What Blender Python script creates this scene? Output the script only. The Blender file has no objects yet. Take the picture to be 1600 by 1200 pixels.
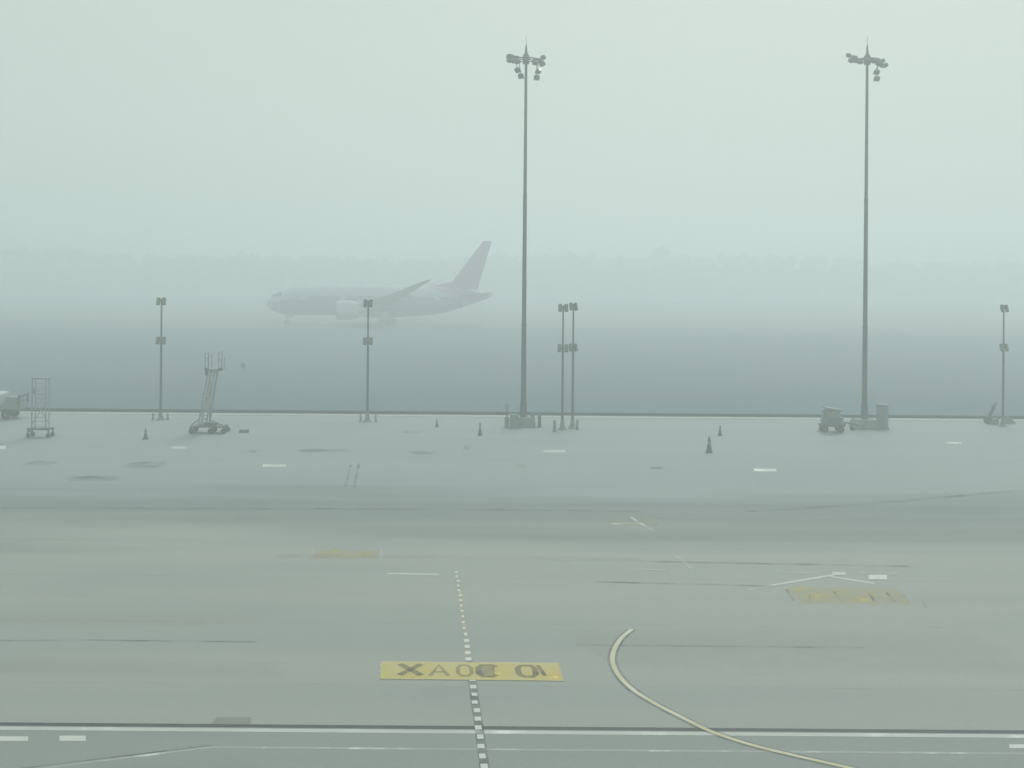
import bpy, bmesh, math, random
from mathutils import Vector, Matrix
random.seed(7)
SC = bpy.context.scene
COL = SC.collection

# ------------------------------------------------------------------ camera
F, YH, H, ROLL = 1800.0, 424.0, 12.2, math.radians(0.45)   # focal (px of a 1600 px frame), horizon row, eye height, roll
cam = bpy.data.cameras.new("camera"); camo = bpy.data.objects.new("camera", cam); COL.objects.link(camo)
cam.sensor_width = 36.0; cam.lens = 36.0 * F / 1600.0
cam.shift_y = -(600.0 - YH) / 1600.0
cam.clip_start = 0.5; cam.clip_end = 9000
camo.matrix_world = Matrix.Translation((0, 0, H)) @ Matrix.Rotation(math.radians(90), 4, 'X') @ Matrix.Rotation(ROLL, 4, 'Z')
SC.camera = camo

# ------------------------------------------------------------------ sky, sun, exposure
SUN_EL, SUN_AZ = math.radians(46), math.radians(18)
w = bpy.data.worlds.new("World"); SC.world = w; w.use_nodes = True
nt = w.node_tree; bg = nt.nodes["Background"]; bg.inputs["Strength"].default_value = 0.10
sky = nt.nodes.new("ShaderNodeTexSky"); sky.sky_type = 'NISHITA'; sky.sun_disc = False
sky.sun_elevation = SUN_EL; sky.sun_rotation = SUN_AZ; sky.dust_density = 6.0; sky.air_density = 1.0
veil = nt.nodes.new("ShaderNodeMixRGB"); veil.inputs["Fac"].default_value = 0.93   # an even fog veil over the clear sky
veil.inputs["Color2"].default_value = (4.86, 5.64, 5.14, 1)
nt.links.new(sky.outputs[0], veil.inputs["Color1"]); nt.links.new(veil.outputs[0], bg.inputs["Color"])
sun = bpy.data.lights.new("sun", 'SUN'); sun.energy = 1.5; sun.angle = math.radians(20); sun.color = (1.0, .985, .95)
suno = bpy.data.objects.new("sun", sun); COL.objects.link(suno)
suno.rotation_euler = (SUN_EL - math.radians(90), 0, -SUN_AZ)   # high sun ahead, behind the fog
vs = SC.view_settings; vs.view_transform = 'Standard'; vs.look = 'None'; vs.exposure = 0.22; vs.gamma = 1.0; vs.use_curve_mapping = False
SC.cycles.max_bounces = 8; SC.cycles.volume_bounces = 2; SC.cycles.use_denoising = True

# ------------------------------------------------------------------ helpers
CA, SA = math.cos(ROLL), math.sin(ROLL)
def G(x, y, z=0.0):
    """a spot on the level apron as surveyed from the photograph (1600 x 1200 frame)"""
    dx, dy = x - 800.0, y - YH
    dx, dy = dx * CA + dy * SA, -dx * SA + dy * CA
    Y = F * (H - z) / dy
    return Vector((dx * Y / F, Y, z))

def nodes(name):
    m = bpy.data.materials.new(name); m.use_nodes = True
    return m, m.node_tree, m.node_tree.nodes["Principled BSDF"]

def mat(name, col, rough=0.6, metal=0.0, var=0.15, scale=3.0, stretch=(1, 1, 1), bump=0.0):
    m, t, b = nodes(name)
    tc = t.nodes.new("ShaderNodeTexCoord"); mp = t.nodes.new("ShaderNodeMapping"); mp.inputs["Scale"].default_value = stretch
    n = t.nodes.new("ShaderNodeTexNoise"); n.inputs["Scale"].default_value = scale; n.inputs["Detail"].default_value = 6
    r = t.nodes.new("ShaderNodeValToRGB")
    r.color_ramp.elements[0].position = .3; r.color_ramp.elements[1].position = .7
    r.color_ramp.elements[0].color = tuple(c * (1 - var) for c in col) + (1,)
    r.color_ramp.elements[1].color = tuple(min(1, c * (1 + var)) for c in col) + (1,)
    t.links.new(tc.outputs["Object"], mp.inputs[0]); t.links.new(mp.outputs[0], n.inputs["Vector"])
    t.links.new(n.outputs["Fac"], r.inputs[0]); t.links.new(r.outputs[0], b.inputs["Base Color"])
    b.inputs["Roughness"].default_value = rough; b.inputs["Metallic"].default_value = metal
    if bump:
        bn = t.nodes.new("ShaderNodeBump"); bn.inputs["Strength"].default_value = bump
        t.links.new(n.outputs["Fac"], bn.inputs["Height"]); t.links.new(bn.outputs[0], b.inputs["Normal"])
    return m

def mix(t, a, bcol, fac):
    x = t.nodes.new("ShaderNodeMixRGB")
    for s, v in ((1, a), (2, bcol)):
        if isinstance(v, tuple): x.inputs[s].default_value = v + (1,)
        else: t.links.new(v, x.inputs[s])
    if isinstance(fac, float): x.inputs[0].default_value = fac
    else: t.links.new(fac, x.inputs[0])
    return x.outputs[0]
def math_(t, op, a, b=None, clamp=False):
    x = t.nodes.new("ShaderNodeMath"); x.operation = op; x.use_clamp = clamp
    for i, v in enumerate((a, b)):
        if v is None: continue
        if isinstance(v, (int, float)): x.inputs[i].default_value = v
        else: t.links.new(v, x.inputs[i])
    return x.outputs[0]
def noise(t, vec, scale, stretch, lo, hi, detail=5, off=(0, 0, 0)):
    mp = t.nodes.new("ShaderNodeMapping"); mp.inputs["Scale"].default_value = stretch; mp.inputs["Location"].default_value = off
    n = t.nodes.new("ShaderNodeTexNoise"); n.inputs["Scale"].default_value = scale; n.inputs["Detail"].default_value = detail
    t.links.new(vec, mp.inputs[0]); t.links.new(mp.outputs[0], n.inputs["Vector"])
    r = t.nodes.new("ShaderNodeMapRange"); r.inputs["From Min"].default_value = lo; r.inputs["From Max"].default_value = hi
    t.links.new(n.outputs["Fac"], r.inputs["Value"]); return r.outputs[0]

def paving(name, base, warm, dark, blot, streak=(0.02, 0.22, 1)):
    m, t, b = nodes(name)
    v = t.nodes.new("ShaderNodeTexCoord").outputs["Object"]
    c = mix(t, base, warm, noise(t, v, 1.0, streak, .42, .62))
    c = mix(t, c, dark, math_(t, 'MULTIPLY', noise(t, v, 1.0, (streak[0] * 1.7, streak[1] * 1.3, 1), .5, .7, 4, (31, 7, 0)), .75))
    c = mix(t, c, blot, math_(t, 'MULTIPLY', noise(t, v, .16, (.8, 1.2, 1), .60, .74, 6, (3, 9, 0)), .5))
    c = mix(t, c, tuple(k * .8 for k in base), math_(t, 'MULTIPLY', noise(t, v, 9.0, (1, 1, 1), .35, .7, 3), .28))
    t.links.new(c, b.inputs["Base Color"]); b.inputs["Roughness"].default_value = .78
    b.inputs["Specular IOR Level"].default_value = .25
    return m

def worn_paint(name, col, second, lo=.38, hi=.56, scale=2.6, floor=0.0, ragged=None, cover=1.0):
    """paint rubbed away by traffic: the surface below shows through where it has gone; ragged also eats its edges"""
    m, t, b = nodes(name)
    tc = t.nodes.new("ShaderNodeTexCoord"); v = tc.outputs["Object"]
    f = noise(t, v, scale, (1, 1, 1), lo, hi, 8)
    f2 = noise(t, v, .5, (1, 1, 1), .35, .65, 4, (5, 2, 0))
    t.links.new(mix(t, second, col, f2), b.inputs["Base Color"]); b.inputs["Roughness"].default_value = .7
    f = math_(t, 'MAXIMUM', math_(t, 'MULTIPLY', f, math_(t, 'MAXIMUM', f2, .5)), floor)
    if ragged:
        sp = t.nodes.new("ShaderNodeSeparateXYZ"); t.links.new(tc.outputs["Generated"], sp.inputs[0])
        e = None
        for ax, k in ((0, ragged[0]), (1, ragged[1])):
            d_ = math_(t, 'MULTIPLY', math_(t, 'MINIMUM', sp.outputs[ax], math_(t, 'SUBTRACT', 1.0, sp.outputs[ax])), k)
            e = d_ if e is None else math_(t, 'MINIMUM', e, d_)
        nz = noise(t, v, 1.3, (1, 1, 1), .25, .75, 6, (2, 4, 0))
        f = math_(t, 'MULTIPLY', f, math_(t, 'SUBTRACT', math_(t, 'MULTIPLY', e, 1.6), math_(t, 'MULTIPLY', nz, .7), True))
    f = math_(t, 'MULTIPLY', f, cover, True)
    t.links.new(f, b.inputs["Alpha"])
    return m

M = dict(
    farapron=paving("blue grey apron", (.262, .30, .308), (.28, .315, .318), (.248, .285, .295), (.215, .25, .26)),
    apron=paving("apron concrete", (.298, .322, .304), (.338, .355, .322), (.278, .30, .29), (.24, .257, .248)),
    road=paving("road asphalt", (.245, .27, .265), (.265, .285, .275), (.22, .24, .24), (.20, .22, .215)),
    taxi=paving("taxiway asphalt", (.12, .145, .155), (.14, .16, .17), (.10, .125, .135), (.09, .11, .12)),
    kerb=mat("kerb concrete", (.33, .355, .34), .8, var=.12, scale=1.2),
    joint=mat("joint sealant", (.04, .045, .045), .7, var=.25, scale=1.5),
    crack=worn_paint("old joint", (.10, .105, .10), (.14, .145, .14), .36, .6, .8, .15, cover=.55),
    fill=worn_paint("worn grey paint", (.20, .21, .20), (.26, .27, .25), .3, .6, 2.0, .4),
    palejoint=worn_paint("pale cement joint", (.42, .43, .41), (.38, .39, .37), .3, .7, .4, .1, cover=.6),
    scour=worn_paint("pale scoured concrete", (.46, .46, .39), (.41, .42, .37), .3, .7, .35, .3, (9, 2.2), .5),
    patch=mat("repair patch", (.21, .215, .20), .85, var=.1, scale=2),
    rubber_mark=worn_paint("rubber streak", (.09, .09, .09), (.12, .12, .12), .40, .62, 1.2, .1, cover=.7),
    stain=worn_paint("oil stain", (.10, .105, .105), (.13, .135, .13), .36, .62, .8, .2, (4, 3), .75),
    white=worn_paint("white road paint", (.80, .82, .79), (.70, .72, .68), .28, .44, 3.0, .75),
    whiteline=worn_paint("worn white line paint", (.70, .73, .70), (.62, .64, .60), .30, .52, 1.4, .7),
    faintwhite=worn_paint("faded white paint", (.62, .64, .61), (.52, .54, .5), .34, .60, 1.6, .4),
    yellow=worn_paint("yellow stand paint", (.66, .50, .10), (.64, .57, .26), .30, .60, 2.2, .72),
    paleyellow=worn_paint("pale yellow line paint", (.78, .77, .62), (.62, .56, .32), .32, .56, 2.0, .75),
    fadedyellow=worn_paint("faded yellow paint", (.55, .43, .12), (.48, .42, .20), .36, .62, 1.1, .25, (10, 3.5)),
    ghostyellow=worn_paint("nearly gone yellow paint", (.50, .41, .18), (.44, .40, .24), .40, .66, .9, .1, (7, 2.6), .7),
    ghostline=worn_paint("thin yellow paint", (.60, .50, .22), (.52, .47, .28), .36, .6, 1.5, .35),
    softblack=worn_paint("thin black paint", (.06, .065, .065), (.10, .105, .10), .34, .58, 2.4, .35, cover=.62),
    seal=worn_paint("dusty joint seal", (.11, .115, .11), (.16, .165, .16), .36, .6, .5, .15, cover=.25),
    yellowedge=worn_paint("pale worn paint edge", (.68, .62, .34), (.60, .55, .34), .36, .62, 2.0, .2),
    brownyellow=worn_paint("dirty yellow paint", (.30, .23, .09), (.24, .21, .12), .30, .6, 2.0, .45),
    black=worn_paint("black outline paint", (.08, .075, .06), (.13, .12, .09), .32, .56, 2.0, .5, cover=.85),
    steel=mat("galvanised steel", (.05, .058, .055), .6, .3, .18, 1.2, (1, 1, .2)),
    lamp=mat("lamp housing", (.05, .058, .055), .45, .2, .2, 4),
    glass=mat("lamp glass", (.12, .135, .135), .15, 0, .1, 4),
    base=mat("base concrete", (.20, .215, .205), .85, var=.2, scale=2),
    dark=mat("dark painted metal", (.08, .088, .09), .5, .2, .2, 3),
    rubber=mat("tyre rubber", (.025, .025, .026), .8, var=.2, scale=5),
    grey=mat("grey painted metal", (.24, .25, .25), .5, .1, .15, 2),
    ladder=mat("weathered ladder steel", (.29, .30, .31), .6, .3, .2, 3),
    vwhite=mat("vehicle white", (.46, .49, .49), .4, 0, .06, 2),
    bluegrey=mat("blue grey cabinet paint", (.17, .20, .22), .5, 0, .12, 2),
    pane=mat("dark glazing", (.03, .035, .04), .12, 0, .1, 2),
    cone=mat("dirty cone plastic", (.10, .055, .04), .6, 0, .2, 6),
    plane=mat("aircraft white paint", (.42, .45, .56), .38, 0, .04, .4),
    wing=mat("wing grey paint", (.13, .15, .19), .45, 0, .05, .4),
    shadegrey=mat("aircraft shaded grey", (.19, .21, .35), .4, 0, .05, .4),  # grey with the shade of the lower hull put into its colour
    fin=mat("aircraft fin paint", (.36, .10, .27), .4, 0, .08, .3),
    nacelle=mat("nacelle paint", (.40, .43, .50), .3, 0, .03, .5),
    metal=mat("bare metal", (.35, .36, .37), .35, .9, .1, 2),
    leaf=mat("far foliage", (.05, .062, .04), .9, 0, .4, .08),
    drygrass=mat("dry grass", (.155, .175, .165), .95, 0, .2, .05, (.3, 1, 1)),
    bark=mat("bark", (.07, .06, .05), .9, 0, .2, 1),
)
# grass
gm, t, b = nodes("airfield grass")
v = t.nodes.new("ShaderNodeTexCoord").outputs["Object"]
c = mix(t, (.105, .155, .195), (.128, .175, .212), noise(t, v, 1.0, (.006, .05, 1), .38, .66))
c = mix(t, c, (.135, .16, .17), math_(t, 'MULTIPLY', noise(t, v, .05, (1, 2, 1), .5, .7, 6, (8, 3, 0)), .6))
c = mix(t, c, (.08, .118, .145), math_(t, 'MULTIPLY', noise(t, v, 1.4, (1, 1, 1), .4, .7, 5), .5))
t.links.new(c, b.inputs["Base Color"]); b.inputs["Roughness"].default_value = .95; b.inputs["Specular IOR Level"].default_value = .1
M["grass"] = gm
# the blue grey sheet fades out unevenly towards its near edge
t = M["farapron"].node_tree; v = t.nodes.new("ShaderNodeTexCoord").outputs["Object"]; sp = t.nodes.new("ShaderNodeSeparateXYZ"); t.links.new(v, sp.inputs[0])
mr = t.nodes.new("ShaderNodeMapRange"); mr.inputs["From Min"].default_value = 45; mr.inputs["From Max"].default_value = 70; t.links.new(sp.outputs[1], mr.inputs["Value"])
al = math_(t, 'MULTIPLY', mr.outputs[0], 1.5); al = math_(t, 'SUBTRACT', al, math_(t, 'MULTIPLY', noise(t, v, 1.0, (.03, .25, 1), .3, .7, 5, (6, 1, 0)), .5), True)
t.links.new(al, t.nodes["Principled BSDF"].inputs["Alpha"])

class MB:
    def __init__(s): s.v, s.f, s.sm = [], [], []
    def add(s, vs, fs, smooth=False):
        o = len(s.v); s.v += [tuple(p) for p in vs]; s.f += [tuple(i + o for i in f) for f in fs]; s.sm += [smooth] * len(fs); return s
    def box(s, c, d, rot=None, bev=0.0):
        x, y, z = d[0] / 2, d[1] / 2, d[2] / 2
        bm = bmesh.new(); bmesh.ops.create_cube(bm, size=1.0)
        for q in bm.verts: q.co = Vector((q.co.x * d[0], q.co.y * d[1], q.co.z * d[2]))
        if bev: bmesh.ops.bevel(bm, geom=bm.edges[:], offset=bev, segments=2, affect='EDGES')
        if rot is not None: bmesh.ops.rotate(bm, verts=bm.verts[:], cent=(0, 0, 0), matrix=rot.to_3x3())
        bm.verts.index_update()
        s.add([q.co + Vector(c) for q in bm.verts], [[q.index for q in f.verts] for f in bm.faces]); bm.free(); return s
    def tube(s, a, b, r0, r1=None, n=10, caps=True):
        a, b = Vector(a), Vector(b); r1 = r0 if r1 is None else r1
        d = (b - a).normalized(); u = d.orthogonal().normalized(); w_ = d.cross(u)
        vs = [p + (u * math.cos(k * 2 * math.pi / n) + w_ * math.sin(k * 2 * math.pi / n)) * r for p, r in ((a, r0), (b, r1)) for k in range(n)]
        s.add(vs, [(k, (k + 1) % n, n + (k + 1) % n, n + k) for k in range(n)], True)
        if caps: s.add(vs, [tuple(reversed(range(n))), tuple(range(n, 2 * n))])
        return s
    def path(s, pts, r, n=8):
        for a, b in zip(pts, pts[1:]): s.tube(a, b, r, n=n)
        return s
    def loft(s, rings, caps=True, smooth=True):
        n = len(rings[0]); vs = [p for r in rings for p in r]
        fs = [(i * n + k, i * n + (k + 1) % n, (i + 1) * n + (k + 1) % n, (i + 1) * n + k) for i in range(len(rings) - 1) for k in range(n)]
        s.add(vs, fs, smooth)
        if caps: s.add(vs, [tuple(reversed(range(n))), tuple(range((len(rings) - 1) * n, len(rings) * n))])
        return s
    def lathe(s, prof, c=(0, 0, 0), axis='Z', n=20, caps=True):
        rings = []
        for r, h in prof:
            ring = []
            for k in range(n):
                a = 2 * math.pi * k / n; p = (r * math.cos(a), r * math.sin(a), h)
                if axis == 'X': p = (h, p[0], p[1])
                if axis == 'Y': p = (p[0], h, p[1])
                ring.append(Vector(p) + Vector(c))
            rings.append(ring)
        return s.loft(rings, caps)
    def build(s, name, m, parent=None, loc=None):
        me = bpy.data.meshes.new(name); me.from_pydata([tuple(p) for p in s.v], [], s.f)
        for p, k in zip(me.polygons, s.sm): p.use_smooth = k
        me.materials.append(M[m]); me.update()
        bm = bmesh.new(); bm.from_mesh(me); bmesh.ops.remove_doubles(bm, verts=bm.verts[:], dist=1e-5); bmesh.ops.recalc_face_normals(bm, faces=bm.faces[:]); bm.to_mesh(me); bm.free()
        me.set_sharp_from_angle(angle=math.radians(42))
        return link(name, me, parent, loc)

def link(name, me, parent=None, loc=None):
    o = bpy.data.objects.new(name, me); COL.objects.link(o); o.parent = parent
    if loc is not None: o.location = loc
    return o
def tag(o, label=None, cat=None, group=None, kind=None):
    for k, val in (("label", label), ("category", cat), ("group", group), ("kind", kind)):
        if val: o[k] = val
    return o
def thing(name, loc, label, cat, group=None, rz=0.0):
    o = bpy.data.objects.new(name, None); COL.objects.link(o); o.location = loc; o.rotation_euler.z = rz; o.empty_display_size = .2
    return tag(o, label, cat, group)
def copy_tree(o, parent=None):
    c = o.copy(); COL.objects.link(c); c.parent = parent
    for ch in [x for x in o.children]: copy_tree(ch, c)
    return c
def sheet(name, pts, z, m, parent=None):
    return MB().add([(p[0], p[1], z) for p in pts], [tuple(range(len(pts)))]).build(name, m, parent)

# ------------------------------------------------------------------ setting
EDGE = 96.6          # far edge of the apron
ROADY = 30.42        # far edge of the service road
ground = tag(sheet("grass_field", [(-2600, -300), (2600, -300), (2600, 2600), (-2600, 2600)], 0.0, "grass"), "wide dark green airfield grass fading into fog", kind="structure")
apron = tag(sheet("apron", [(-320, -120), (320, -120), (320, EDGE), (-320, EDGE)], 0.10, "apron"), "pale weathered concrete aircraft apron", kind="structure")
Z0 = 0.10
far_apron = tag(sheet("blue_grey_apron", [(-320, 44), (320, 44), (320, EDGE - 1.24), (-320, EDGE - 1.24)], Z0 + .0015, "farapron"), "blue grey strip along the far side of the apron", kind="structure")
def g(x, y):                       # survey spot on the apron surface
    return G(x, y, Z0)
edge_kerb = MB().box((0, EDGE - .62, .07), (640, 1.2, .12)).build("kerb", "kerb"); tag(edge_kerb, "pale concrete kerb along the far edge of the apron", kind="structure")
shoulder = tag(sheet("shoulder", [(-320, EDGE), (320, EDGE), (320, EDGE + 3.2), (-320, EDGE + 3.2)], 0.05, "joint"), "dark drainage strip beyond the apron kerb", kind="structure")
gully = MB().box((0, EDGE + 1.2, .13), (640, .3, .30)).build("drain_wall", "joint"); tag(gully, "low dark drain wall behind the apron kerb", kind="structure")
taxiway = tag(sheet("taxiway", [(-1500, 244), (1500, 244), (1500, 284), (-1500, 284)], 0.05, "taxi"), "grey taxiway under the airliner", kind="structure")
runway = tag(sheet("runway", [(-1500, 345), (1500, 345), (1500, 392), (-1500, 392)], 0.05, "taxi"), "pale runway lost in fog behind the airliner", kind="structure")
infield = tag(sheet("dry_grass", [(-1500, 284), (1500, 284), (1500, 345), (-1500, 345)], 0.03, "drygrass"), "pale dry grass strip beyond the taxiway", kind="structure")
road = tag(sheet("service_road", [(-320, 5), (320, 5), (320, ROADY), (-320, ROADY)], Z0 + .004, "road"), "blue grey service road crossing the foreground", kind="structure")

def strip(name, pts, width, z, m, parent):
    """a painted line of given width along ground points, mitred"""
    pts = [Vector((p[0], p[1], 0)) for p in pts]; L, R = [], []
    for i, p in enumerate(pts):
        d = (pts[min(i + 1, len(pts) - 1)] - pts[max(i - 1, 0)]).normalized(); n = Vector((-d.y, d.x, 0)) * width / 2
        L.append(p + n); R.append(p - n)
    n = len(pts); vs = [(p.x, p.y, z) for p in L + R]
    return MB().add(vs, [(i, i + 1, n + i + 1, n + i) for i in range(n - 1)]).build(name, m, parent)
def smooth_line(px, steps=10):
    P = [g(*p) for p in px]; out = []
    for i in range(len(P) - 1):
        p0, p1, p2, p3 = P[max(i - 1, 0)], P[i], P[i + 1], P[min(i + 2, len(P) - 1)]
        for k in range(steps):
            u = k / steps
            out.append(.5 * ((2 * p1) + (p2 - p0) * u + (2 * p0 - 5 * p1 + 4 * p2 - p3) * u * u + (3 * p1 - p0 - 3 * p2 + p3) * u ** 3))
    return out + [P[-1]]
Z1, Z2, Z3, Z4 = Z0 + .004, Z0 + .008, Z0 + .012, Z0 + .016

# service road edge: gutter joint and white lines
strip("gutter_joint", [(-320, ROADY + .10), (320, ROADY + .10)], .20, Z2, "joint", road)
strip("edge_line", [(-320, ROADY - .19), (320, ROADY - .19)], .22, Z2, "whiteline", road)
pk = g(330, 1168); pe = g(55, 1202)
strip("lane_line", [(320, pk.y), (pk.x, pk.y), (pe.x, pe.y), (pe.x * 2 - pk.x, pe.y * 2 - pk.y)], .11, Z2, "faintwhite", road)
strip("lane_line_outline", [(pk.x - .02, pk.y + .13), (pe.x, pe.y + .15), (pe.x * 2 - pk.x, pe.y * 2 - pk.y + .16)], .06, Z2, "softblack", road)
def dash(x0, x1, y, th, m="white", parent=apron, z=Z1, name="painted_dash"):
    """a white dash lying across the view: ends x0, x1 and centre row y, th rows thick"""
    return sheet(name, [g(x0, y - th / 2), g(x1, y - th / 2), g(x1, y + th / 2), g(x0, y + th / 2)], z, m, parent)
dash(-8, 44, 1154.5, 7, parent=road, z=Z2); dash(93, 134, 1154, 8, parent=road, z=Z2); dash(1577, 1620, 1166.5, 6, parent=road, z=Z2)

# joints and repairs in the concrete
def crack(px, width, m="crack", name="slab_joint"): return strip(name, [g(*p) for p in px], width, Z1, m, apron)
crack([(-60, 793), (300, 794.5), (700, 796), (1000, 799)], .42)
crack([(1165, 799), (1262, 794), (1420, 782), (1600, 766), (1680, 759)], .5)
crack([(1000, 877), (1200, 881), (1420, 885)], .30)
crack([(930, 909), (1200, 916), (1236, 910)], .24)
crack([(430, 868.5), (620, 870), (1000, 875)], .7, "palejoint", "pale_joint")
crack([(0, 1001), (120, 1000), (400, 1003)], .16)
crack([(900, 1008), (1350, 1012)], .14)
for q_ in (((-40, 1028), (200, 1026), (470, 1034), (450, 1062), (-40, 1062)), ((-40, 952), (380, 950), (420, 975), (-40, 985)), ((860, 985), (1500, 975), (1660, 1060), (1000, 1060))):
    sheet("scoured_patch", [g(*p) for p in q_], Z0 + .002, "scour", apron)
for k in range(4): strip("slab_joint", [(-70, 33.6 + k * 5.9), (70, 33.6 + k * 5.9 + .02)], .07, Z0 + .003, "seal", apron)
sheet("repair_patch", [g(338, 1121), g(393, 1121), g(392, 1131), g(331, 1131)], Z1, "patch", apron)
for a, b_ in (((548, 726), (540, 760)), ((561, 724), (553, 762))): strip("tyre_streak", [g(*a), g(*b_)], .16, Z1, "rubber_mark", apron)
for (x0, x1, y, th) in ((190, 268, 727, 9), (36, 90, 724, 6), (455, 560, 704, 4), (630, 690, 707, 4), (800, 826, 728, 4), (625, 662, 675, 2.6), (1010, 1040, 731, 3), (722, 738, 700, 5), (92, 200, 748, 6), (385, 408, 704, 4)):
    c0 = g((x0 + x1) / 2, y); rx = (g(x1, y) - g(x0, y)).length / 2; ry = abs(g(x0, y - th).y - g(x0, y + th).y) / 2
    pts = [(c0.x + rx * math.cos(k * math.pi / 10) * random.uniform(.75, 1.1), c0.y + ry * math.sin(k * math.pi / 10) * random.uniform(.6, 1.1)) for k in range(20)]
    sheet("oil_stain", pts, Z1, "stain", apron)

# white dashes of the far lane
for (x0, x1, y, th) in ((-30, 9, 699, 5), (268, 292, 699.5, 3.4), (411, 447, 727.5, 4), (849, 884, 705, 3.6), (1178, 1213, 734.5, 4.2), (1480, 1502, 692, 2.6)):
    dash(x0, x1, y, th, "white" if x0 in (-30, 1178) else "whiteline")

# stand centre line: black strip with pale blocks
A, B = g(713, 893), g(758, 1204)
d = (B - A).normalized(); n = Vector((-d.y, d.x, 0)); L = (B - A).length + 8
strip("centre_line_outline", [A + d * 10.6, A + d * L], .25, Z2 + .002, "softblack", apron)
strip("centre_line_band", [A + d * 1.2, A + d * 10.4], .13, Z3, "yellow", apron).data.materials[0] = M["ghostline"]
s0 = 0.0; blk = None
while s0 < L:
    ln = .29
    if blk is None:
        blk = MB().add([(-.078, -ln / 2, 0), (.078, -ln / 2, 0), (.078, ln / 2, 0), (-.078, ln / 2, 0)], [(0, 1, 2, 3)]).build("painted_block", "white", apron); o = blk
    else: o = link("painted_block", blk.data, apron)
    p = A + d * (s0 + ln / 2); o.location = (p.x + n.x * random.uniform(-.02, .02), p.y, Z4); o.rotation_euler.z = math.atan2(d.y, d.x) - math.pi / 2
    near = s0 > 8.5
    o.scale = (random.uniform(.95, 1.2) if near else random.uniform(.55, .85), random.uniform(.85, 1.05) if near else random.uniform(.7, 1.2), 1)
    s0 += .60 if near else .66

# lettered yellow panel on the centre line
q = [g(596, 1034.5), g(872, 1037), g(880, 1064.5), g(593.5, 1061.5)]
panel = sheet("lettered_panel", q, Z3 + .006, "yellow", apron)
panel["label"] = "yellow painted panel with dark characters across the centre line"
def onp(u, v): return (q[3] * (1 - u) + q[2] * u) * (1 - v) + (q[0] * (1 - u) + q[1] * u) * v
def stroke(name, uv, wd, m, z=Z3 + .010): return strip(name, [onp(*p) for p in uv], wd, z, m, panel)
for k, (a, b_) in enumerate((((0, 0), (1, 0)), ((0, 1), (1, 1)), ((0, 0), (0, 1)), ((1, 0), (1, 1)))): stroke("panel_border", [a, b_], .06, "yellowedge", Z3 + .009 + .001 * k)
def arc(cx, cy, rx, ry, a0, a1, k=14): return [(cx + rx * math.cos(math.radians(a0 + (a1 - a0) * i / k)), cy + ry * math.sin(math.radians(a0 + (a1 - a0) * i / k))) for i in range(k + 1)]
ZL = Z3 + .014
def block_o(x0, x1, y0, y1): return [(x0 + .02, y0), (x1 - .02, y0), (x1, y0 + .15), (x1, y1 - .15), (x1 - .02, y1), (x0 + .02, y1), (x0, y1 - .15), (x0, y0 + .15), (x0 + .02, y0)]
stroke("dark_stroke", [(.105, .86), (.225, .22)], .21, "black", ZL); stroke("dark_stroke", [(.105, .22), (.225, .86)], .21, "black", ZL + .002)
stroke("dark_stroke", [(.275, .20), (.325, .82), (.375, .20)], .15, "brownyellow", ZL); stroke("dark_stroke", [(.295, .42), (.355, .42)], .12, "brownyellow", ZL + .002)
stroke("dark_stroke", block_o(.43, .505, .2, .82), .12, "brownyellow", ZL)
stroke("dark_stroke", block_o(.545, .645, .2, .82)[1:][::-1][:7][::-1][1:] if 0 else [(.64, .30), (.62, .2), (.565, .2), (.545, .36), (.545, .68), (.565, .83), (.62, .83), (.645, .74)], .19, "black", ZL)
sheet("character_fill", [onp(*p) for p in ((.562, .30), (.632, .30), (.636, .74), (.562, .74))], ZL - .002, "fill", panel)
stroke("dark_stroke", block_o(.765, .86, .2, .83), .19, "black", ZL); stroke("dark_stroke", [(.882, .86), (.907, .26)], .12, "black", ZL)  # the last slash is a shadow beside the O, painted in black

# curved lead-in line, light with dark edges
cv = smooth_line([(987, 984), (968, 1001), (957, 1026), (963, 1050), (985, 1075), (1020, 1098), (1062, 1120), (1110, 1143), (1172, 1164), (1245, 1182), (1345, 1205), (1480, 1240)])
strip("curved_line_outline", cv, .32, Z3, "softblack", apron)
strip("curved_line", cv, .145, Z4, "paleyellow", apron)

# faded panels and lines
f1 = [g(490, 857), g(596, 858), g(594, 876), g(484, 875)]
sheet("faded_panel", f1, Z2, "fadedyellow", apron)
for i, j in ((0, 3), (1, 2)): strip("panel_border", [f1[i], f1[j]], .16, Z3, "faintwhite", apron)
f2 = [g(1226, 917), g(1405, 915), g(1424, 948), g(1246, 948)]
sheet("faded_panel", f2, Z2, "fadedyellow", apron)
for x0, y0, x1, y1 in ((1228, 921, 1240, 939), (1266, 930, 1263, 942), (1303, 925, 1316, 940), (1358, 928, 1368, 942), (1385, 926, 1399, 942), (1410, 929, 1424, 946), (1440, 938, 1448, 950)):
    strip("dark_stroke", [g(x0, y0), g(x1, y1)], .10, Z3, "rubber_mark", apron)
f3 = [g(948, 808), g(1032, 809), g(1030, 824), g(944, 823)]
sheet("faded_panel", f3, Z2, "ghostyellow", apron)
for pts, wd, m in (([(604, 896.5), (686, 898)], .20, "whiteline"), ([(989, 890), (1045, 891)], .22, "faintwhite"), ([(1056, 869), (1084, 892)], .18, "faintwhite"),
                   ([(1206, 915), (1260, 906), (1312, 897)], .20, "whiteline"), ([(1296, 901), (1366, 912)], .20, "whiteline"), ([(1218, 895), (1276, 895.5)], .14, "faintwhite"),
                   ([(1000, 818), (955, 819)], .2, "faintwhite"), ([(1165, 924), (1206, 915)], .15, "faintwhite"), ([(985, 808), (1020, 830)], .16, "faintwhite")):
    strip("painted_line", [g(*p) for p in pts], wd, Z3, m, apron)
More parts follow.
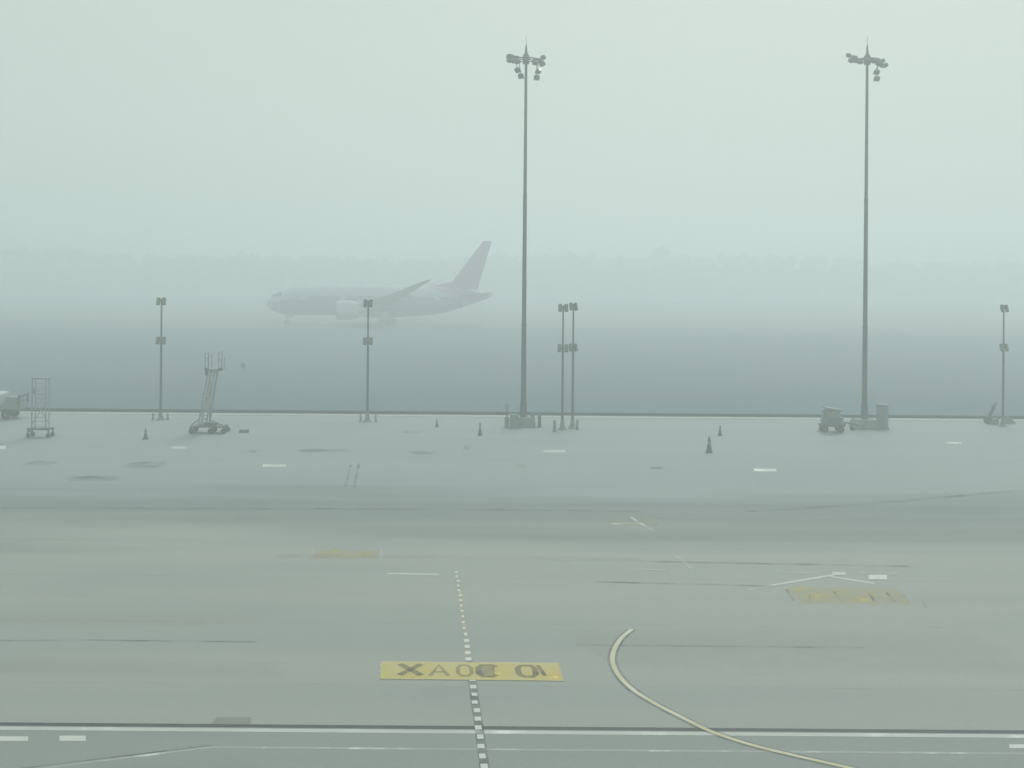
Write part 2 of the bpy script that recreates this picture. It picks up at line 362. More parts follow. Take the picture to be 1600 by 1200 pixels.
dash(1300, 1321, 896.5, 5, "whiteline", z=Z4); dash(1357, 1386, 902.5, 7, z=Z4); dash(1345, 1354, 896, 4, "faintwhite", z=Z4); dash(1390, 1402, 897, 3, "faintwhite", z=Z4)

# ------------------------------------------------------------------ far wood
tb = MB(); rnd = random.Random(3)
def crown(x, y, h, r):
    tb.tube((x, y, 0), (x, y, h * .5), .28, .15, 5, False)
    low = [(rnd.uniform(-.9, .9) * r, rnd.uniform(-.6, .2) * r, h * rnd.uniform(.08, .40), r * rnd.uniform(.35, .5)) for _ in range(4)]
    cl = [(rnd.uniform(-.55, .55) * r, rnd.uniform(-.55, .55) * r, h * rnd.uniform(.45, .88), r * rnd.uniform(.4, .65)) for _ in range(7)] + [(0, 0, h * .8, r * .6)] + low
    for cx, cy, cz, cr in cl:
        for _ in range(34):
            dv = Vector((rnd.gauss(0, 1), rnd.gauss(0, 1), rnd.gauss(0, 1))).normalized() * cr * rnd.uniform(.5, 1)
            c_ = Vector((x + cx, y + cy, cz)) + dv; u = Vector((rnd.gauss(0, 1), rnd.gauss(0, 1), rnd.gauss(0, 1))).normalized(); w_ = u.orthogonal().normalized(); s_ = rnd.uniform(.6, 1.2)
            tb.add([c_ - u * s_, c_ + w_ * s_ * .8, c_ + u * s_, c_ - w_ * s_ * .8], [(0, 1, 2, 3)])
for i in range(400):
    x = -400 + 800 * (i + rnd.uniform(-.4, .4)) / 400; y = rnd.uniform(585, 660)
    hh = 21.5 + 1.4 * math.sin(x / 57) + .9 * math.sin(x / 21 + 1) + rnd.uniform(-2.0, 1.0)
    crown(x, y, hh, rnd.uniform(3.2, 5.2))
for i in range(260):
    crown(-400 + 800 * (i + rnd.uniform(-.4, .4)) / 260, rnd.uniform(572, 590), rnd.uniform(13, 16.5), rnd.uniform(4, 5.5))
crown(76, 592, 27.5, 5.0); crown(80, 597, 26, 4.5)
me = bpy.data.meshes.new("far_woodland"); me.from_pydata(tb.v, [], tb.f); me.materials.append(M["leaf"]); me.update()
tag(link("far_woodland", me), "dark wood along the horizon, almost lost in fog", "trees", kind="stuff")

# ------------------------------------------------------------------ airliner
PD = 258.0
nose = G(416, 507); PX = (416 - 800 + 0.65) * PD / F
plane = thing("airliner", (PX, PD, .05), "white twin-engine airliner with mauve red fin taxiing left in fog", "airliner")
ST = [(0.0, 4.31, 4.31), (.18, 4.75, 3.98), (.54, 5.37, 3.6), (1.43, 6.6, 2.95), (3.04, 7.4, 2.33), (5.9, 8.18, 2.05), (9, 8.5, 2.0), (12, 8.65, 2.0), (33.4, 8.72, 2.0), (37, 8.65, 2.2), (40.5, 8.5, 2.97), (44.1, 8.1, 4.1), (47.7, 7.45, 5.27), (50.1, 7.1, 6.3), (50.7, 6.85, 6.6)]
def prof(x):
    for (x0, t0, b0), (x1, t1, b1) in zip(ST, ST[1:]):
        if x <= x1:
            u = (x - x0) / (x1 - x0); return t0 + (t1 - t0) * u, b0 + (b1 - b0) * u
    return ST[-1][1:]
def ringat(x, top, bot, n=36):
    zc, rz = (top + bot) / 2, max((top - bot) / 2, .01)
    ry = rz * .93
    return [Vector((x, ry * math.sin(2 * math.pi * k / n), zc + rz * math.cos(2 * math.pi * k / n))) for k in range(n)]
xs = [s[0] for s in ST[:6]] + [9, 12, 17, 22, 27, 33.4] + [s[0] for s in ST[9:]]
fus = MB().loft([ringat(x, *prof(x)) for x in xs]).build("fuselage", "plane", plane)
def patch(x0, x1, z0, z1, side, off, nx=2, nz=3):
    vs = []
    for i in range(nx + 1):
        for j in range(nz + 1):
            x = x0 + (x1 - x0) * i / nx; z = z0 + (z1 - z0) * j / nz; tp, bt = prof(x); zc, rz = (tp + bt) / 2, (tp - bt) / 2
            k = max(-.999, min(.999, (z - zc) / rz)); vs.append((x, side * (rz * .93 * math.sqrt(1 - k * k) + off), z))
    fs = [(i * (nz + 1) + j, (i + 1) * (nz + 1) + j, (i + 1) * (nz + 1) + j + 1, i * (nz + 1) + j + 1) for i in range(nx) for j in range(nz)]
    return vs, fs
for sd in (-1, 1):
    wr = MB()
    for k in range(72):
        x = 7.2 + k * .47
        if any(abs(x - dx) < .8 for dx in (8.5, 17.5, 28.5, 38.5)): continue
        wr.add(*patch(x, x + .24, 6.0, 6.4, sd, .08, 1, 1))
    tag(wr.build("cabin_windows", "pane", fus), kind="stuff")
    for dx in (8.0, 17.0, 28.0, 38.0): MB().add(*patch(dx, dx + 1.0, 5.5, 7.2, sd, .085)).build("cabin_door", "plane", fus)
    for x0, x1 in ((1.55, 2.2), (2.3, 3.0), (3.1, 3.7)): MB().add(*patch(x0, x1, 6.15 + (x0 - 1.5) * .12, 6.55 + (x0 - 1.5) * .32, sd, .025, 2, 2)).build("cockpit_window", "pane", fus)
    for nx0, nx1, za, zb, m in ((.5, 44.0, 0, .30, "shadegrey"),):
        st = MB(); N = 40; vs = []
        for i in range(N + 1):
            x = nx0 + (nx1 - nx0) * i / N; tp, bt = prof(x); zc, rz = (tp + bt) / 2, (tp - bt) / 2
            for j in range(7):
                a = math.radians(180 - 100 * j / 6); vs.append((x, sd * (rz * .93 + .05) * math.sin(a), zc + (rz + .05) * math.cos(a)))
        st.add(vs, [(i * 7 + j, (i + 1) * 7 + j, (i + 1) * 7 + j + 1, i * 7 + j + 1) for i in range(N) for j in range(6)], True).build("belly_shade", m, fus)  # lower hull painted darker to carry the shade below the lit crown
    # mauve sweep on the rear fuselage
    vs = []; N = 16
    for i in range(N + 1):
        x = 36.5 + 13.4 * i / N; tp, bt = prof(x); zc, rz = (tp + bt) / 2, (tp - bt) / 2
        a_lo = math.radians(22 + 128 * max(0, (x - 36.5) / 13.4))
        for j in range(7):
            a = math.radians(4) + (a_lo - math.radians(4)) * j / 6; vs.append((x, sd * (rz * .93 + .08) * math.sin(a), zc + (rz + .08) * math.cos(a)))
    MB().add(vs, [(i * 7 + j, (i + 1) * 7 + j, (i + 1) * 7 + j + 1, i * 7 + j + 1) for i in range(N) for j in range(6)], True).build("rear_paint_sweep", "fin", fus)

def foil(le, chord, th, y, z, n=10, vertical=False):
    r = []
    for k in range(2 * n):
        u = k / n if k <= n else 2 - k / n
        tz = th * chord * 2.6 * (.2969 * math.sqrt(max(u, 0)) - .126 * u - .3516 * u * u + .2843 * u ** 3 - .1015 * u ** 4) * (1 if k <= n else -1)
        r.append(Vector((le + chord * u, y + (tz if vertical else 0), z + (0 if vertical else tz))))
    return r
# tail fin with rudder
def finsec(z, u0, u1, t):   # part of the fin chord at height z
    k = (z - 7.6) / (18.9 - 7.6); le = 40.0 + (48.4 - 40.0) * k; te = 47.1 + (50.4 - 47.1) * k; ch = te - le
    return foil(le + ch * u0, ch * (u1 - u0), t, 0, z, 8, True)
fin = MB().loft([finsec(7.6, 0, .72, .13), finsec(13, 0, .72, .12), finsec(18.55, 0, .72, .11), finsec(18.9, .08, .72, .09)]).build("tail_fin", "fin", plane)
MB().loft([finsec(8.0, .70, 1, .16), finsec(13, .70, 1, .15), finsec(18.88, .70, 1, .12)]).build("rudder", "fin", fin)
MB().loft([[Vector((36.8, -.06, 8.3)), Vector((36.8, .06, 8.3)), Vector((36.8, .03, 8.66)), Vector((36.8, -.03, 8.66))], [Vector((41.5, -.3, 8.0)), Vector((41.5, .3, 8.0)), Vector((41.5, .14, 9.7)), Vector((41.5, -.14, 9.7))]]).build("dorsal_fillet", "fin", fin)
for sd in (-1, 1):
    secs = [(17.3, 11.5, .13, 2.2, 3.9), (22.8, 6.4, .12, 9.5, 4.95), (30.2, 3.4, .11, 19, 7.3), (35.6, 1.9, .10, 26, 9.5), (38.2, .8, .09, 28.4, 10.35)]
    wing = MB().loft([foil(a, c_, t_, sd * y, z) for a, c_, t_, y, z in secs]).build("wing", "wing", plane)
    for y, x, z in ((7.5, 26.5, 4.35), (13, 28.6, 5.55), (18, 31.3, 6.8)):
        MB().lathe([(.02, -1.8), (.28, -1.0), (.36, .2), (.24, 1.6), (.02, 2.9)], (x, sd * y, z), 'X', 10).build("flap_track_fairing", "wing", wing)
    stab = MB().loft([foil(43.0, 6.2, .10, sd * .9, 6.75), foil(46.3, 4.0, .10, sd * 5.5, 7.15), foil(49.2, 2.0, .09, sd * 9.6, 7.5)]).build("tailplane", "shadegrey", plane)
    eng = MB().lathe([(1.62, .5), (1.80, .05), (1.93, -.02), (2.06, .25), (2.12, 1.4), (2.05, 3.2), (1.62, 4.7), (1.55, 4.7), (1.5, 3.6)], (17.3, sd * 9.6, 3.5), 'X', 28, False).build("engine", "nacelle", plane)
    MB().lathe([(1.66, .46), (1.82, .02), (1.95, -.05), (2.08, .22), (2.09, .38)], (17.29, sd * 9.6, 3.5), 'X', 28, False).build("intake_lip", "metal", eng)
    MB().lathe([(.02, .25), (.3, .55), (.4, .8)], (17.3, sd * 9.6, 3.5), 'X', 16).build("spinner", "metal", eng)
    fb = MB()
    for k in range(20):
        a = 2 * math.pi * k / 20; u_ = Vector((0, math.cos(a), math.sin(a))); v_ = Vector((0, -math.sin(a), math.cos(a))); c_ = Vector((18.1, sd * 9.6, 3.5))
        fb.add([c_ + u_ * .35 - v_ * .06, c_ + u_ * .35 + v_ * .06 + Vector((.12, 0, 0)), c_ + u_ * 1.6 + v_ * .2 + Vector((.25, 0, 0)), c_ + u_ * 1.6 - v_ * .2], [(0, 1, 2, 3)])
    tag(fb.build("fan_blades", "dark", eng), kind="stuff")
    MB().lathe([(1.45, 3.4), (1.1, 4.9), (.78, 6.0), (.6, 6.0), (.55, 5.6), (.1, 6.9)], (17.3, sd * 9.6, 3.5), 'X', 20).build("exhaust", "metal", eng)
    MB().loft([[Vector((18.6, sd * 9.6 + q_, 5.5)) for q_ in (-.12, .12)] + [Vector((18.6, sd * 9.6 + q_, 5.2)) for q_ in (.12, -.12)], [Vector((22.8, sd * 9.6 + q_, 5.75)) for q_ in (-.25, .25)] + [Vector((22.8, sd * 9.6 + q_, 4.6)) for q_ in (.25, -.25)], [Vector((26.6, sd * 9.6 + q_, 5.0)) for q_ in (-.08, .08)] + [Vector((26.6, sd * 9.6 + q_, 4.75)) for q_ in (.08, -.08)]], smooth=False).build("pylon", "plane", eng)
    # main gear
    mg = MB().tube((27.2, sd * 4.4, .7), (27.0, sd * 4.0, 4.2), .17, .22).tube((26.2, sd * 4.4, .62), (28.2, sd * 4.4, .66), .13).tube((27.15, sd * 4.3, 1.6), (25.4, sd * 3.4, 3.6), .09).build("main_gear", "metal", plane)
    MB().box((27.0, sd * 4.75, 2.1), (1.7, .06, 1.9), bev=.02).build("gear_door", "plane", mg)
    for dx in (-.85, .85):
        for dy in (-.42, .42):
            MB().lathe([(.3, -.2), (.56, -.2), (.64, -.1), (.64, .1), (.56, .2), (.3, .2)], (27.2 + dx, sd * 4.4 + dy, .64), 'Y', 18).build("wheel", "rubber", mg)
ng = MB().tube((4.5, 0, .5), (4.3, 0, 2.8), .12, .15).tube((4.45, 0, 1.2), (5.8, 0, 2.4), .07).tube((4.5, -.4, .5), (4.5, .4, .5), .09).build("nose_gear", "metal", plane)
for sd in (-1, 1):
    MB().lathe([(.2, -.16), (.42, -.16), (.5, -.08), (.5, .08), (.42, .16), (.2, .16)], (4.5, sd * .35, .5), 'Y', 16).build("wheel", "rubber", ng)
    MB().box((5.1, sd * .62, 1.75), (1.6, .04, .7)).build("gear_door", "plane", ng)
MB().loft([[Vector((19, y * .8, z)) for y, z in ((-2.2, 2.5), (2.2, 2.5), (1.6, 2.0), (-1.6, 2.0))], [Vector((23, y, z)) for y, z in ((-2.9, 2.9), (2.9, 2.9), (2.0, 1.65), (-2.0, 1.65))], [Vector((29, y, z)) for y, z in ((-2.9, 2.9), (2.9, 2.9), (2.0, 1.65), (-2.0, 1.65))], [Vector((33, y * .8, z)) for y, z in ((-2.2, 2.5), (2.2, 2.5), (1.6, 2.05), (-1.6, 2.05))]]).build("wing_root_fairing", "shadegrey", plane)

# ------------------------------------------------------------------ high mast lights
def flood(parent, c, yaw, tilt, sz=(.40, .34, .30)):
    rot = Matrix.Rotation(yaw, 4, 'Z') @ Matrix.Rotation(tilt, 4, 'X')
    f_ = MB().box((0, 0, 0), sz, rot, .04).build("floodlight", "lamp", parent, c)
    MB().box(rot @ Vector((0, -sz[1] / 2 - .012, 0)), (sz[0] * .84, .02, sz[2] * .8), rot).build("lens", "glass", f_)
    MB().path([rot @ Vector((-sz[0] / 2 - .03, .05, 0)), rot @ Vector((-sz[0] / 2 - .03, .22, .05)), rot @ Vector((sz[0] / 2 + .03, .22, .05)), rot @ Vector((sz[0] / 2 + .03, .05, 0))], .018, 6).build("yoke", "lamp", f_)
    return f_
def high_mast(px, py, top_py, label, lamps, rod):
    p = g(px, py); s_ = F / p.y
    top = (py - top_py) / s_ + 0.0
    t_ = thing("high_mast_light", p, label, "light mast", "high mast lights on the apron edge")
    MB().tube((0, 0, .3), (0, 0, 8), .215, .185, 16).tube((0, 0, 8), (0, 0, 18), .175, .145, 16).tube((0, 0, 18), (0, 0, top - .3), .135, .10, 16).build("mast", "steel", t_)
    for z0, z1, r in ((7.88, 8.02, .205), (17.88, 18.02, .165), (.3, 1.9, .27)): MB().tube((0, 0, z0), (0, 0, z1), r, r * .97, 16).build("mast_collar", "steel", t_)
    MB().lathe([(.22, 0), (.23, .06), (.11, .35), (.07, .8), (.03, 1.0)], (0, 0, top - .75), n=14).build("head_cap", "lamp", t_)
    MB().tube((0, 0, top + .2), (0, 0, top + .2 + rod), .022, .012, 6).build("lightning_rod", "lamp", t_)
    hz = top - .95
    hd = MB(); R_ = .95
    ring = [(R_ * math.cos(2 * math.pi * k / 20), R_ * math.sin(2 * math.pi * k / 20), hz) for k in range(21)]
    hd.path(ring, .045, 6)
    for k in range(4): a = math.pi / 4 + k * math.pi / 2; hd.tube((.15 * math.cos(a), .15 * math.sin(a), hz + .12), (R_ * math.cos(a), R_ * math.sin(a), hz), .045, n=6)
    hd.tube((0, 0, hz - .35), (0, 0, hz + .3), .26, .26, 14)
    hd.build("head_frame", "lamp", t_)
    for (x, y, z, yaw, tilt) in lamps:
        fl = flood(t_, (x, y, hz + z), yaw, tilt)
        h_ = math.hypot(x, y); e = (x / h_ * R_, y / h_ * R_, hz)
        MB().tube((e[0] - x, e[1] - y, -z), (0, .1, .05), .03, n=6).build("bracket", "lamp", fl)
    # tapered plinth
    MB().loft([[Vector((sx * a, sy * a, z)) for sx, sy in ((-1, -1), (1, -1), (1, 1), (-1, 1))] for a, z in ((.95, 0), (.95, .25), (.75, .72), (.45, .75))], smooth=False).build("plinth", "base", t_)
    MB().box((0, -.30, 1.15), (.26, .06, .62), bev=.02).build("access_door", "dark", t_)
    return t_
R9 = math.radians
lampsA = [(-1.34, .05, .22, R9(-70), R9(-20)), (-1.20, .55, .36, R9(-130), R9(-15)), (-1.30, -.35, -.14, R9(-60), R9(-25)), (-.98, -.60, -.22, R9(-40), R9(-30)), (-.76, .75, .28, R9(-150), R9(-15)), (-.70, -.80, -.30, R9(-20), R9(-30)),
          (1.34, .25, .22, R9(75), R9(-20)), (1.16, -.35, -.24, R9(60), R9(-35)), (.80, .75, .10, R9(150), R9(-15)), (.72, -.75, -.38, R9(25), R9(-40)), (1.28, .50, -.28, R9(120), R9(-30)),
          (-.66, -.40, -.92, R9(-40), R9(-45)), (-.40, -.50, -1.38, R9(-20), R9(-60)), (.95, -.4, -1.00, R9(40), R9(-50)), (.84, -.5, -1.48, R9(25), R9(-70))]
lampsB = [(-1.36, .35, .42, R9(-110), R9(-15)), (-1.34, -.30, -.10, R9(-70), R9(-20)), (-1.06, -.55, -.14, R9(-45), R9(-25)), (-.80, .72, .34, R9(-150), R9(-15)), (-.76, -.72, -.26, R9(-25), R9(-30)),
          (1.28, .40, .02, R9(110), R9(-15)), (1.34, -.30, -.46, R9(75), R9(-30)), (1.02, -.55, -.50, R9(50), R9(-30)), (.66, .74, .14, R9(150), R9(-15)), (.70, -.75, -.40, R9(25), R9(-30)), (-.25, -.88, -.18, R9(-10), R9(-35)), (.28, -.9, -.22, R9(10), R9(-35)),
          (.56, -.6, -1.06, R9(20), R9(-50)), (.60, -.55, -1.54, R9(15), R9(-65))]
mastA = high_mast(817.5, 666, 74, "tall floodlight mast near the centre with lamps drooping on both sides", lampsA, .7)
mastB = high_mast(1350.5, 669, 75, "tall floodlight mast at right with lamps drooping on its right only", lampsB, .7)

# ------------------------------------------------------------------ small twin-level floodlight poles
def twin_pole(px, py, top_py, mid_py, label, yaw=0.0, slim=1.0):
    p = g(px, py); s_ = F / p.y; hh = (py - top_py) / s_; mz = (py - mid_py) / s_
    t_ = thing("floodlight_pole", p, label, "light pole", "two-level floodlight poles along the apron edge")
    MB().tube((0, 0, .05), (0, 0, mz), .105, .085, 12).tube((0, 0, mz), (0, 0, hh - .15), .075, .06, 12).build("pole", "steel", t_)
    MB().lathe([(.36, 0), (.36, .06), (.22, .12), (.13, .62), (.11, .75)], n=14).build("flared_base", "base", t_)
    for z, k in ((hh - .35, 1.0), (mz, 1.12)):
        MB().box((0, 0, z), (.62 * k, .07, .07)).build("crossbar", "steel", t_)
        for sd in (-1, 1):
            rot = Matrix.Rotation(yaw + sd * R9(6), 4, 'Z') @ Matrix.Rotation(R9(-14), 4, 'X')
            f_ = MB().box((0, 0, 0), (.27 * slim, .22, .60), rot, .03).build("floodlight", "lamp", t_, (sd * .225 * k * slim, -.10, z))
            MB().box(rot @ Vector((0, -.118, 0)), (.21 * slim, .02, .50), rot).build("lens", "glass", f_)
    return t_
POLES = [(251, 656, 464, 532, "leftmost two-level floodlight pole, left of the slanted steel ladder", 0, 1.0),
         (574, 659, 467, 533, "floodlight pole with two lamp heads standing in front of the airliner", 0, 1.0),
         (878.5, 671, 474, 544, "left and nearer of the two floodlight poles standing close together", 0, 1.05),
         (894.5, 669, 472, 543, "right one of the two floodlight poles standing close together", .5, .80),
         (1567, 666, 475, 543, "two-level floodlight pole at the right edge beside a tilted extinguisher cart", .5, .76)]
for a in POLES: twin_pole(*a)

def guard_post(px, py, hgt, r, label, m="grey"):
    p = g(px, py); t_ = thing("guard_post", p, label, "guard post", "guard posts around the pole feet")
    MB().lathe([(r, 0), (r, hgt - .08), (r * .8, hgt - .02), (r * .3, hgt)], n=12).build("post", m, t_)
    MB().lathe([(r * 1.5, 0), (r * 1.5, .04), (r * 1.05, .06)], n=12).build("foot_plate", "dark", t_)
    return t_
for px, py, hg, r, lb, m in (
    (239, 656, .55, .09, "short guard post left of the leftmost floodlight pole", "grey"), (262, 656, .55, .09, "short guard post right of the leftmost floodlight pole", "grey"),
    (563.5, 659, .62, .09, "short guard post left of the pole in front of the airliner", "grey"), (587, 659, .60, .09, "short guard post right of the pole in front of the airliner", "grey"),
    (866.5, 674, .85, .12, "guard post left of the paired floodlight poles", "base"), (902, 671, .75, .10, "guard post right of the paired floodlight poles", "base"),
    (832.5, 667, 1.0, .14, "dark guard post just right of the central mast plinth", "dark"), (843, 667.5, 1.0, .14, "dark guard post farther right of the central mast plinth", "dark")):
    guard_post(px, py, hg, r, lb, m)
# cabinet between the plinth and the posts of the central mast
p = g(812, 666.5); t_ = thing("control_cabinet", p - Vector((0.45, .75, 0)), "low blue grey control cabinet at the foot of the central mast", "cabinet")
MB().box((0, 0, .60), (.62, .5, .92), bev=.03).build("body", "bluegrey", t_); MB().box((0, 0, .07), (.68, .56, .14)).build("plinth", "base", t_); MB().box((0, -.262, .6), (.5, .02, .78)).build("door", "bluegrey", t_)
# sign post at left of the central mast
p = g(792, 668); t_ = thing("marker_post", p, "small sign post with a box base left of the central mast", "sign post")
MB().box((0, 0, .42), (.36, .3, .84), bev=.03).build("box_base", "base", t_); MB().tube((0, 0, .8), (0, 0, 1.5), .05).build("post", "steel", t_); MB().box((0, -.06, 1.62), (.34, .05, .42), bev=.02).build("sign_plate", "grey", t_)

# ------------------------------------------------------------------ ground equipment
def wheel(parent, c, r, wd, axis='Y'):
    o = MB().lathe([(r * .55, -wd / 2), (r * .9, -wd / 2), (r, -wd / 4), (r, wd / 4), (r * .9, wd / 2), (r * .55, wd / 2)], axis=axis, n=16).build("wheel", "rubber", parent, c)
    MB().lathe([(r * .12, -wd * .52), (r * .56, -wd * .42), (r * .56, wd * .42), (r * .12, wd * .52)], axis=axis, n=12).build("rim", "grey", o)
    return o
# upright work tower, far left
p = g(63, 683); t_ = thing("work_tower", p, "narrow upright steel work tower on a low wheeled base at far left", "work tower")
fr = MB().box((0, 0, .62), (1.62, .9, .12), bev=.02)
for sx in (-.72, .72): fr.tube((sx, -.4, .62), (sx * 1.05, -.4, .12), .05).tube((sx, .4, .62), (sx * 1.05, .4, .12), .05)
fr.tube((-.7, -.42, .6), (-.25, -.42, .2), .07).build("base_frame", "dark", t_)
for sx in (-.7, .7):
    for sy in (-.4, .4): wheel(t_, (sx, sy, .16), .16, .1)
for sx in (-.50, .50):
    for sy in (-.3, .3): MB().tube((sx, sy, .66), (sx * .96, sy, 4.25), .05 if sy < 0 else .035, n=8).build("upright", "ladder", t_)
rg = MB()
for k in range(12): rg.tube((-.5, -.3, .9 + k * .27), (.5, -.3, .9 + k * .27), .016, n=6)
rg.build("rungs", "ladder", t_)["kind"] = "stuff"
MB().tube((-.5, -.3, .9), (.48, -.3, 2.5), .028).tube((.5, .3, .9), (-.48, .3, 2.5), .028).build("brace", "ladder", t_)
MB().box((0, 0, 4.22), (1.08, .72, .09)).build("top_frame", "grey", t_); MB().box((0, 0, 3.18), (1.0, .66, .06)).build("platform", "ladder", t_)
MB().box((-.36, -.33, 3.32), (.22, .1, .3), bev=.02).build("control_box", "bluegrey", t_)
# slanted boarding ladder
p = g(327, 676); t_ = thing("boarding_ladder", p, "tall slanted steel boarding ladder on a wheeled base, left of the airliner", "boarding ladder")
MB().box((0, 0, .50), (2.5, 1.3, .10)).tube((-1.22, -.6, .5), (-1.32, -.6, .1), .06).tube((1.2, -.6, .5), (1.34, -.6, .1), .06).box((.2, -.3, .66), (.9, .5, .26), bev=.03).build("base_frame", "dark", t_)
for sx in (-1.15, 1.2, .25):
    for sy in (-.58, .58): wheel(t_, (sx, sy, .20), .20, .13)
for x0, x1, r in ((-.72, .02, .055), (-.12, .50, .065)):
    for sy in (-.45, .45): MB().tube((x0, sy, .55), (x1, sy, 4.7), r, r * .9, 8).build("stringer", "ladder", t_)
st = MB()
for k in range(15):
    u = k / 14; st.box((-.42 + .68 * u, 0, .75 + 3.8 * u), (.5, .86, .03))
st.build("treads", "ladder", t_)["kind"] = "stuff"
MB().tube((-.66, -.45, .9), (.35, -.45, 3.6), .03).tube((-.1, .45, .9), (-.05, .45, 4.2), .03).build("brace", "ladder", t_)
MB().box((.38, 0, 4.72), (1.35, 1.0, .08)).build("platform", "grey", t_)
for x, z1 in ((-.22, 5.95), (.02, 5.8), (.78, 6.0), (.98, 5.5)):
    for sy in (-.47, .47): MB().tube((x, sy, 4.74), (x, sy, z1), .035, n=8).build("rail_post", "ladder", t_)
MB().tube((-.22, -.47, 5.5), (.02, -.47, 5.5), .03).tube((.78, -.47, 5.45), (.98, -.47, 5.45), .03).tube((.78, -.47, 5.9), (.78, .47, 5.9), .03).tube((-.22, -.47, 5.9), (-.22, .47, 5.9), .03).build("guard_rail", "ladder", t_)
MB().box((-.1, -.5, 4.55), (.20, .12, .55), bev=.02).box((.9, -.5, 4.72), (.34, .12, .2), bev=.02).build("bracket_box", "dark", t_)
MB().tube((.12, -.44, 1.0), (1.15, -.5, .62), .035).tube((-.7, -.44, 1.0), (-1.2, -.5, .62), .035).build("outrigger", "dark", t_)
# flatbed truck cut by the left edge of the photograph
p = g(33, 656); t_ = thing("flatbed_truck", (p.x, p.y, Z0), "white cab and grey flatbed of a truck at the left edge", "truck")
MB().box((-2.4, .9, .72), (4.5, 1.7, .16), bev=.02).build("chassis", "dark", t_)
MB().box((-.92, .9, 1.02), (1.55, 1.8, .42), bev=.03).build("flatbed", "bluegrey", t_)
for sy in (0.05, 1.75): MB().box((-.22, sy, 1.55), (.14, .10, .85), bev=.02).build("headboard_post", "dark", t_)
MB().box((-.22, .9, 1.85), (.10, 1.7, .12)).box((-.22, .9, 1.45), (.08, 1.7, .1)).build("headboard_rail", "dark", t_)
MB().box((-.95, .95, 1.48), (.95, 1.3, .55), bev=.05).build("covered_load", "grey", t_)
cb = MB().loft([[Vector((x, y, z)) for x, z in ((-1.75, .62), (-1.75, 2.0), (-2.0, 2.1), (-2.95, 2.1), (-3.4, 1.45), (-4.5, 1.25), (-4.65, .62))] for y in (0.0, 1.8)], smooth=False).build("cab", "vwhite", t_)
MB().add([(-2.0, -.006, 1.4), (-2.9, -.006, 1.4), (-2.75, -.006, 1.98), (-2.05, -.006, 1.98)], [(0, 1, 2, 3)]).build("side_window", "pane", cb)
MB().add([(-2.99, .15, 2.02), (-2.99, 1.65, 2.02), (-3.42, 1.65, 1.5), (-3.42, .15, 1.5)], [(0, 1, 2, 3)]).build("windscreen", "pane", cb)
for x in (-1.25, -3.8):
    for y in (.1, 1.7): wheel(t_, (x, y, .40), .40, .24)
# ground power unit left of the right mast
p = g(1302, 676); t_ = thing("ground_power_unit", p, "boxy wheeled ground power unit left of the right mast", "power unit")
MB().box((0, .55, .52), (1.75, 1.2, .16), bev=.02).build("chassis", "dark", t_)
MB().box((.05, .55, .88), (1.5, 1.1, .56), bev=.06).build("engine_housing", "bluegrey", t_)
for k in range(5): MB().box((.05, -.012, .70 + k * .085), (1.05, .03, .035)).build("louvre", "dark", t_)
MB().box((.0, .6, 1.40), (1.15, .9, .46), bev=.04).build("upper_cabinet", "grey", t_)
MB().box((.05, .55, 1.76), (1.35, 1.15, .12), rot=Matrix.Rotation(R9(9), 4, 'Y'), bev=.02).build("sloped_lid", "bluegrey", t_)
MB().tube((-.72, .1, .6), (-.55, .1, 1.95), .04).build("exhaust_pipe", "steel", t_)
MB().tube((-.85, .5, .5), (-1.0, .35, .12), .05).build("drawbar", "dark", t_)
for x in (-.6, .62):
    for y in (.05, 1.05): wheel(t_, (x, y, .24), .24, .16)
# tow bar and chocks in front of the right mast plinth
p = g(1333, 674); t_ = thing("tow_bar", p, "low dark tow bar with small wheels in front of the right mast", "tow bar")
MB().tube((-.5, .5, .62), (.62, .55, .42), .07).tube((-.5, .5, .62), (-.52, .5, .3), .06).build("bar", "dark", t_); MB().box((-.52, .5, .46), (.16, .22, .3), bev=.03).build("hitch", "dark", t_)
for y in (.3, .75): wheel(t_, (.1, y, .14), .14, .09)
MB().tube((.1, .3, .14), (.1, .75, .14), .03).tube((.1, .52, .14), (.12, .53, .5), .04).build("axle", "dark", t_)
p = g(1365, 669); t_ = thing("wheel_chock", p, "dark wheel chock right of the right mast plinth", "chock")
MB().loft([[Vector((x, y, z)) for x, z in ((-.22, 0), (.24, 0), (.10, .34), (-.06, .34))] for y in (-.2, .2)], smooth=False).build("block", "dark", t_); MB().tube((0, 0, .33), (0, 0, .46), .03).build("handle", "steel", t_)
# tall cabinet
p = g(1380.5, 671); t_ = thing("electrical_cabinet", p, "tall grey electrical cabinet right of the right mast", "cabinet")
MB().box((0, .35, .98), (.78, .6, 1.76), bev=.03).build("body", "bluegrey", t_); MB().box((0, .35, .06), (.92, .72, .12)).build("plinth", "base", t_)
MB().box((-.02, .32, 1.90), (.86, .72, .07), rot=Matrix.Rotation(R9(4), 4, 'Y')).build("rain_hood", "bluegrey", t_)
for sx in (-.19, .19):
    dd = MB().box((sx, .04, .98), (.35, .025, 1.62)).build("door", "bluegrey", t_); MB().box((sx * .35, .018, 1.0), (.03, .03, .18)).build("handle", "dark", dd)
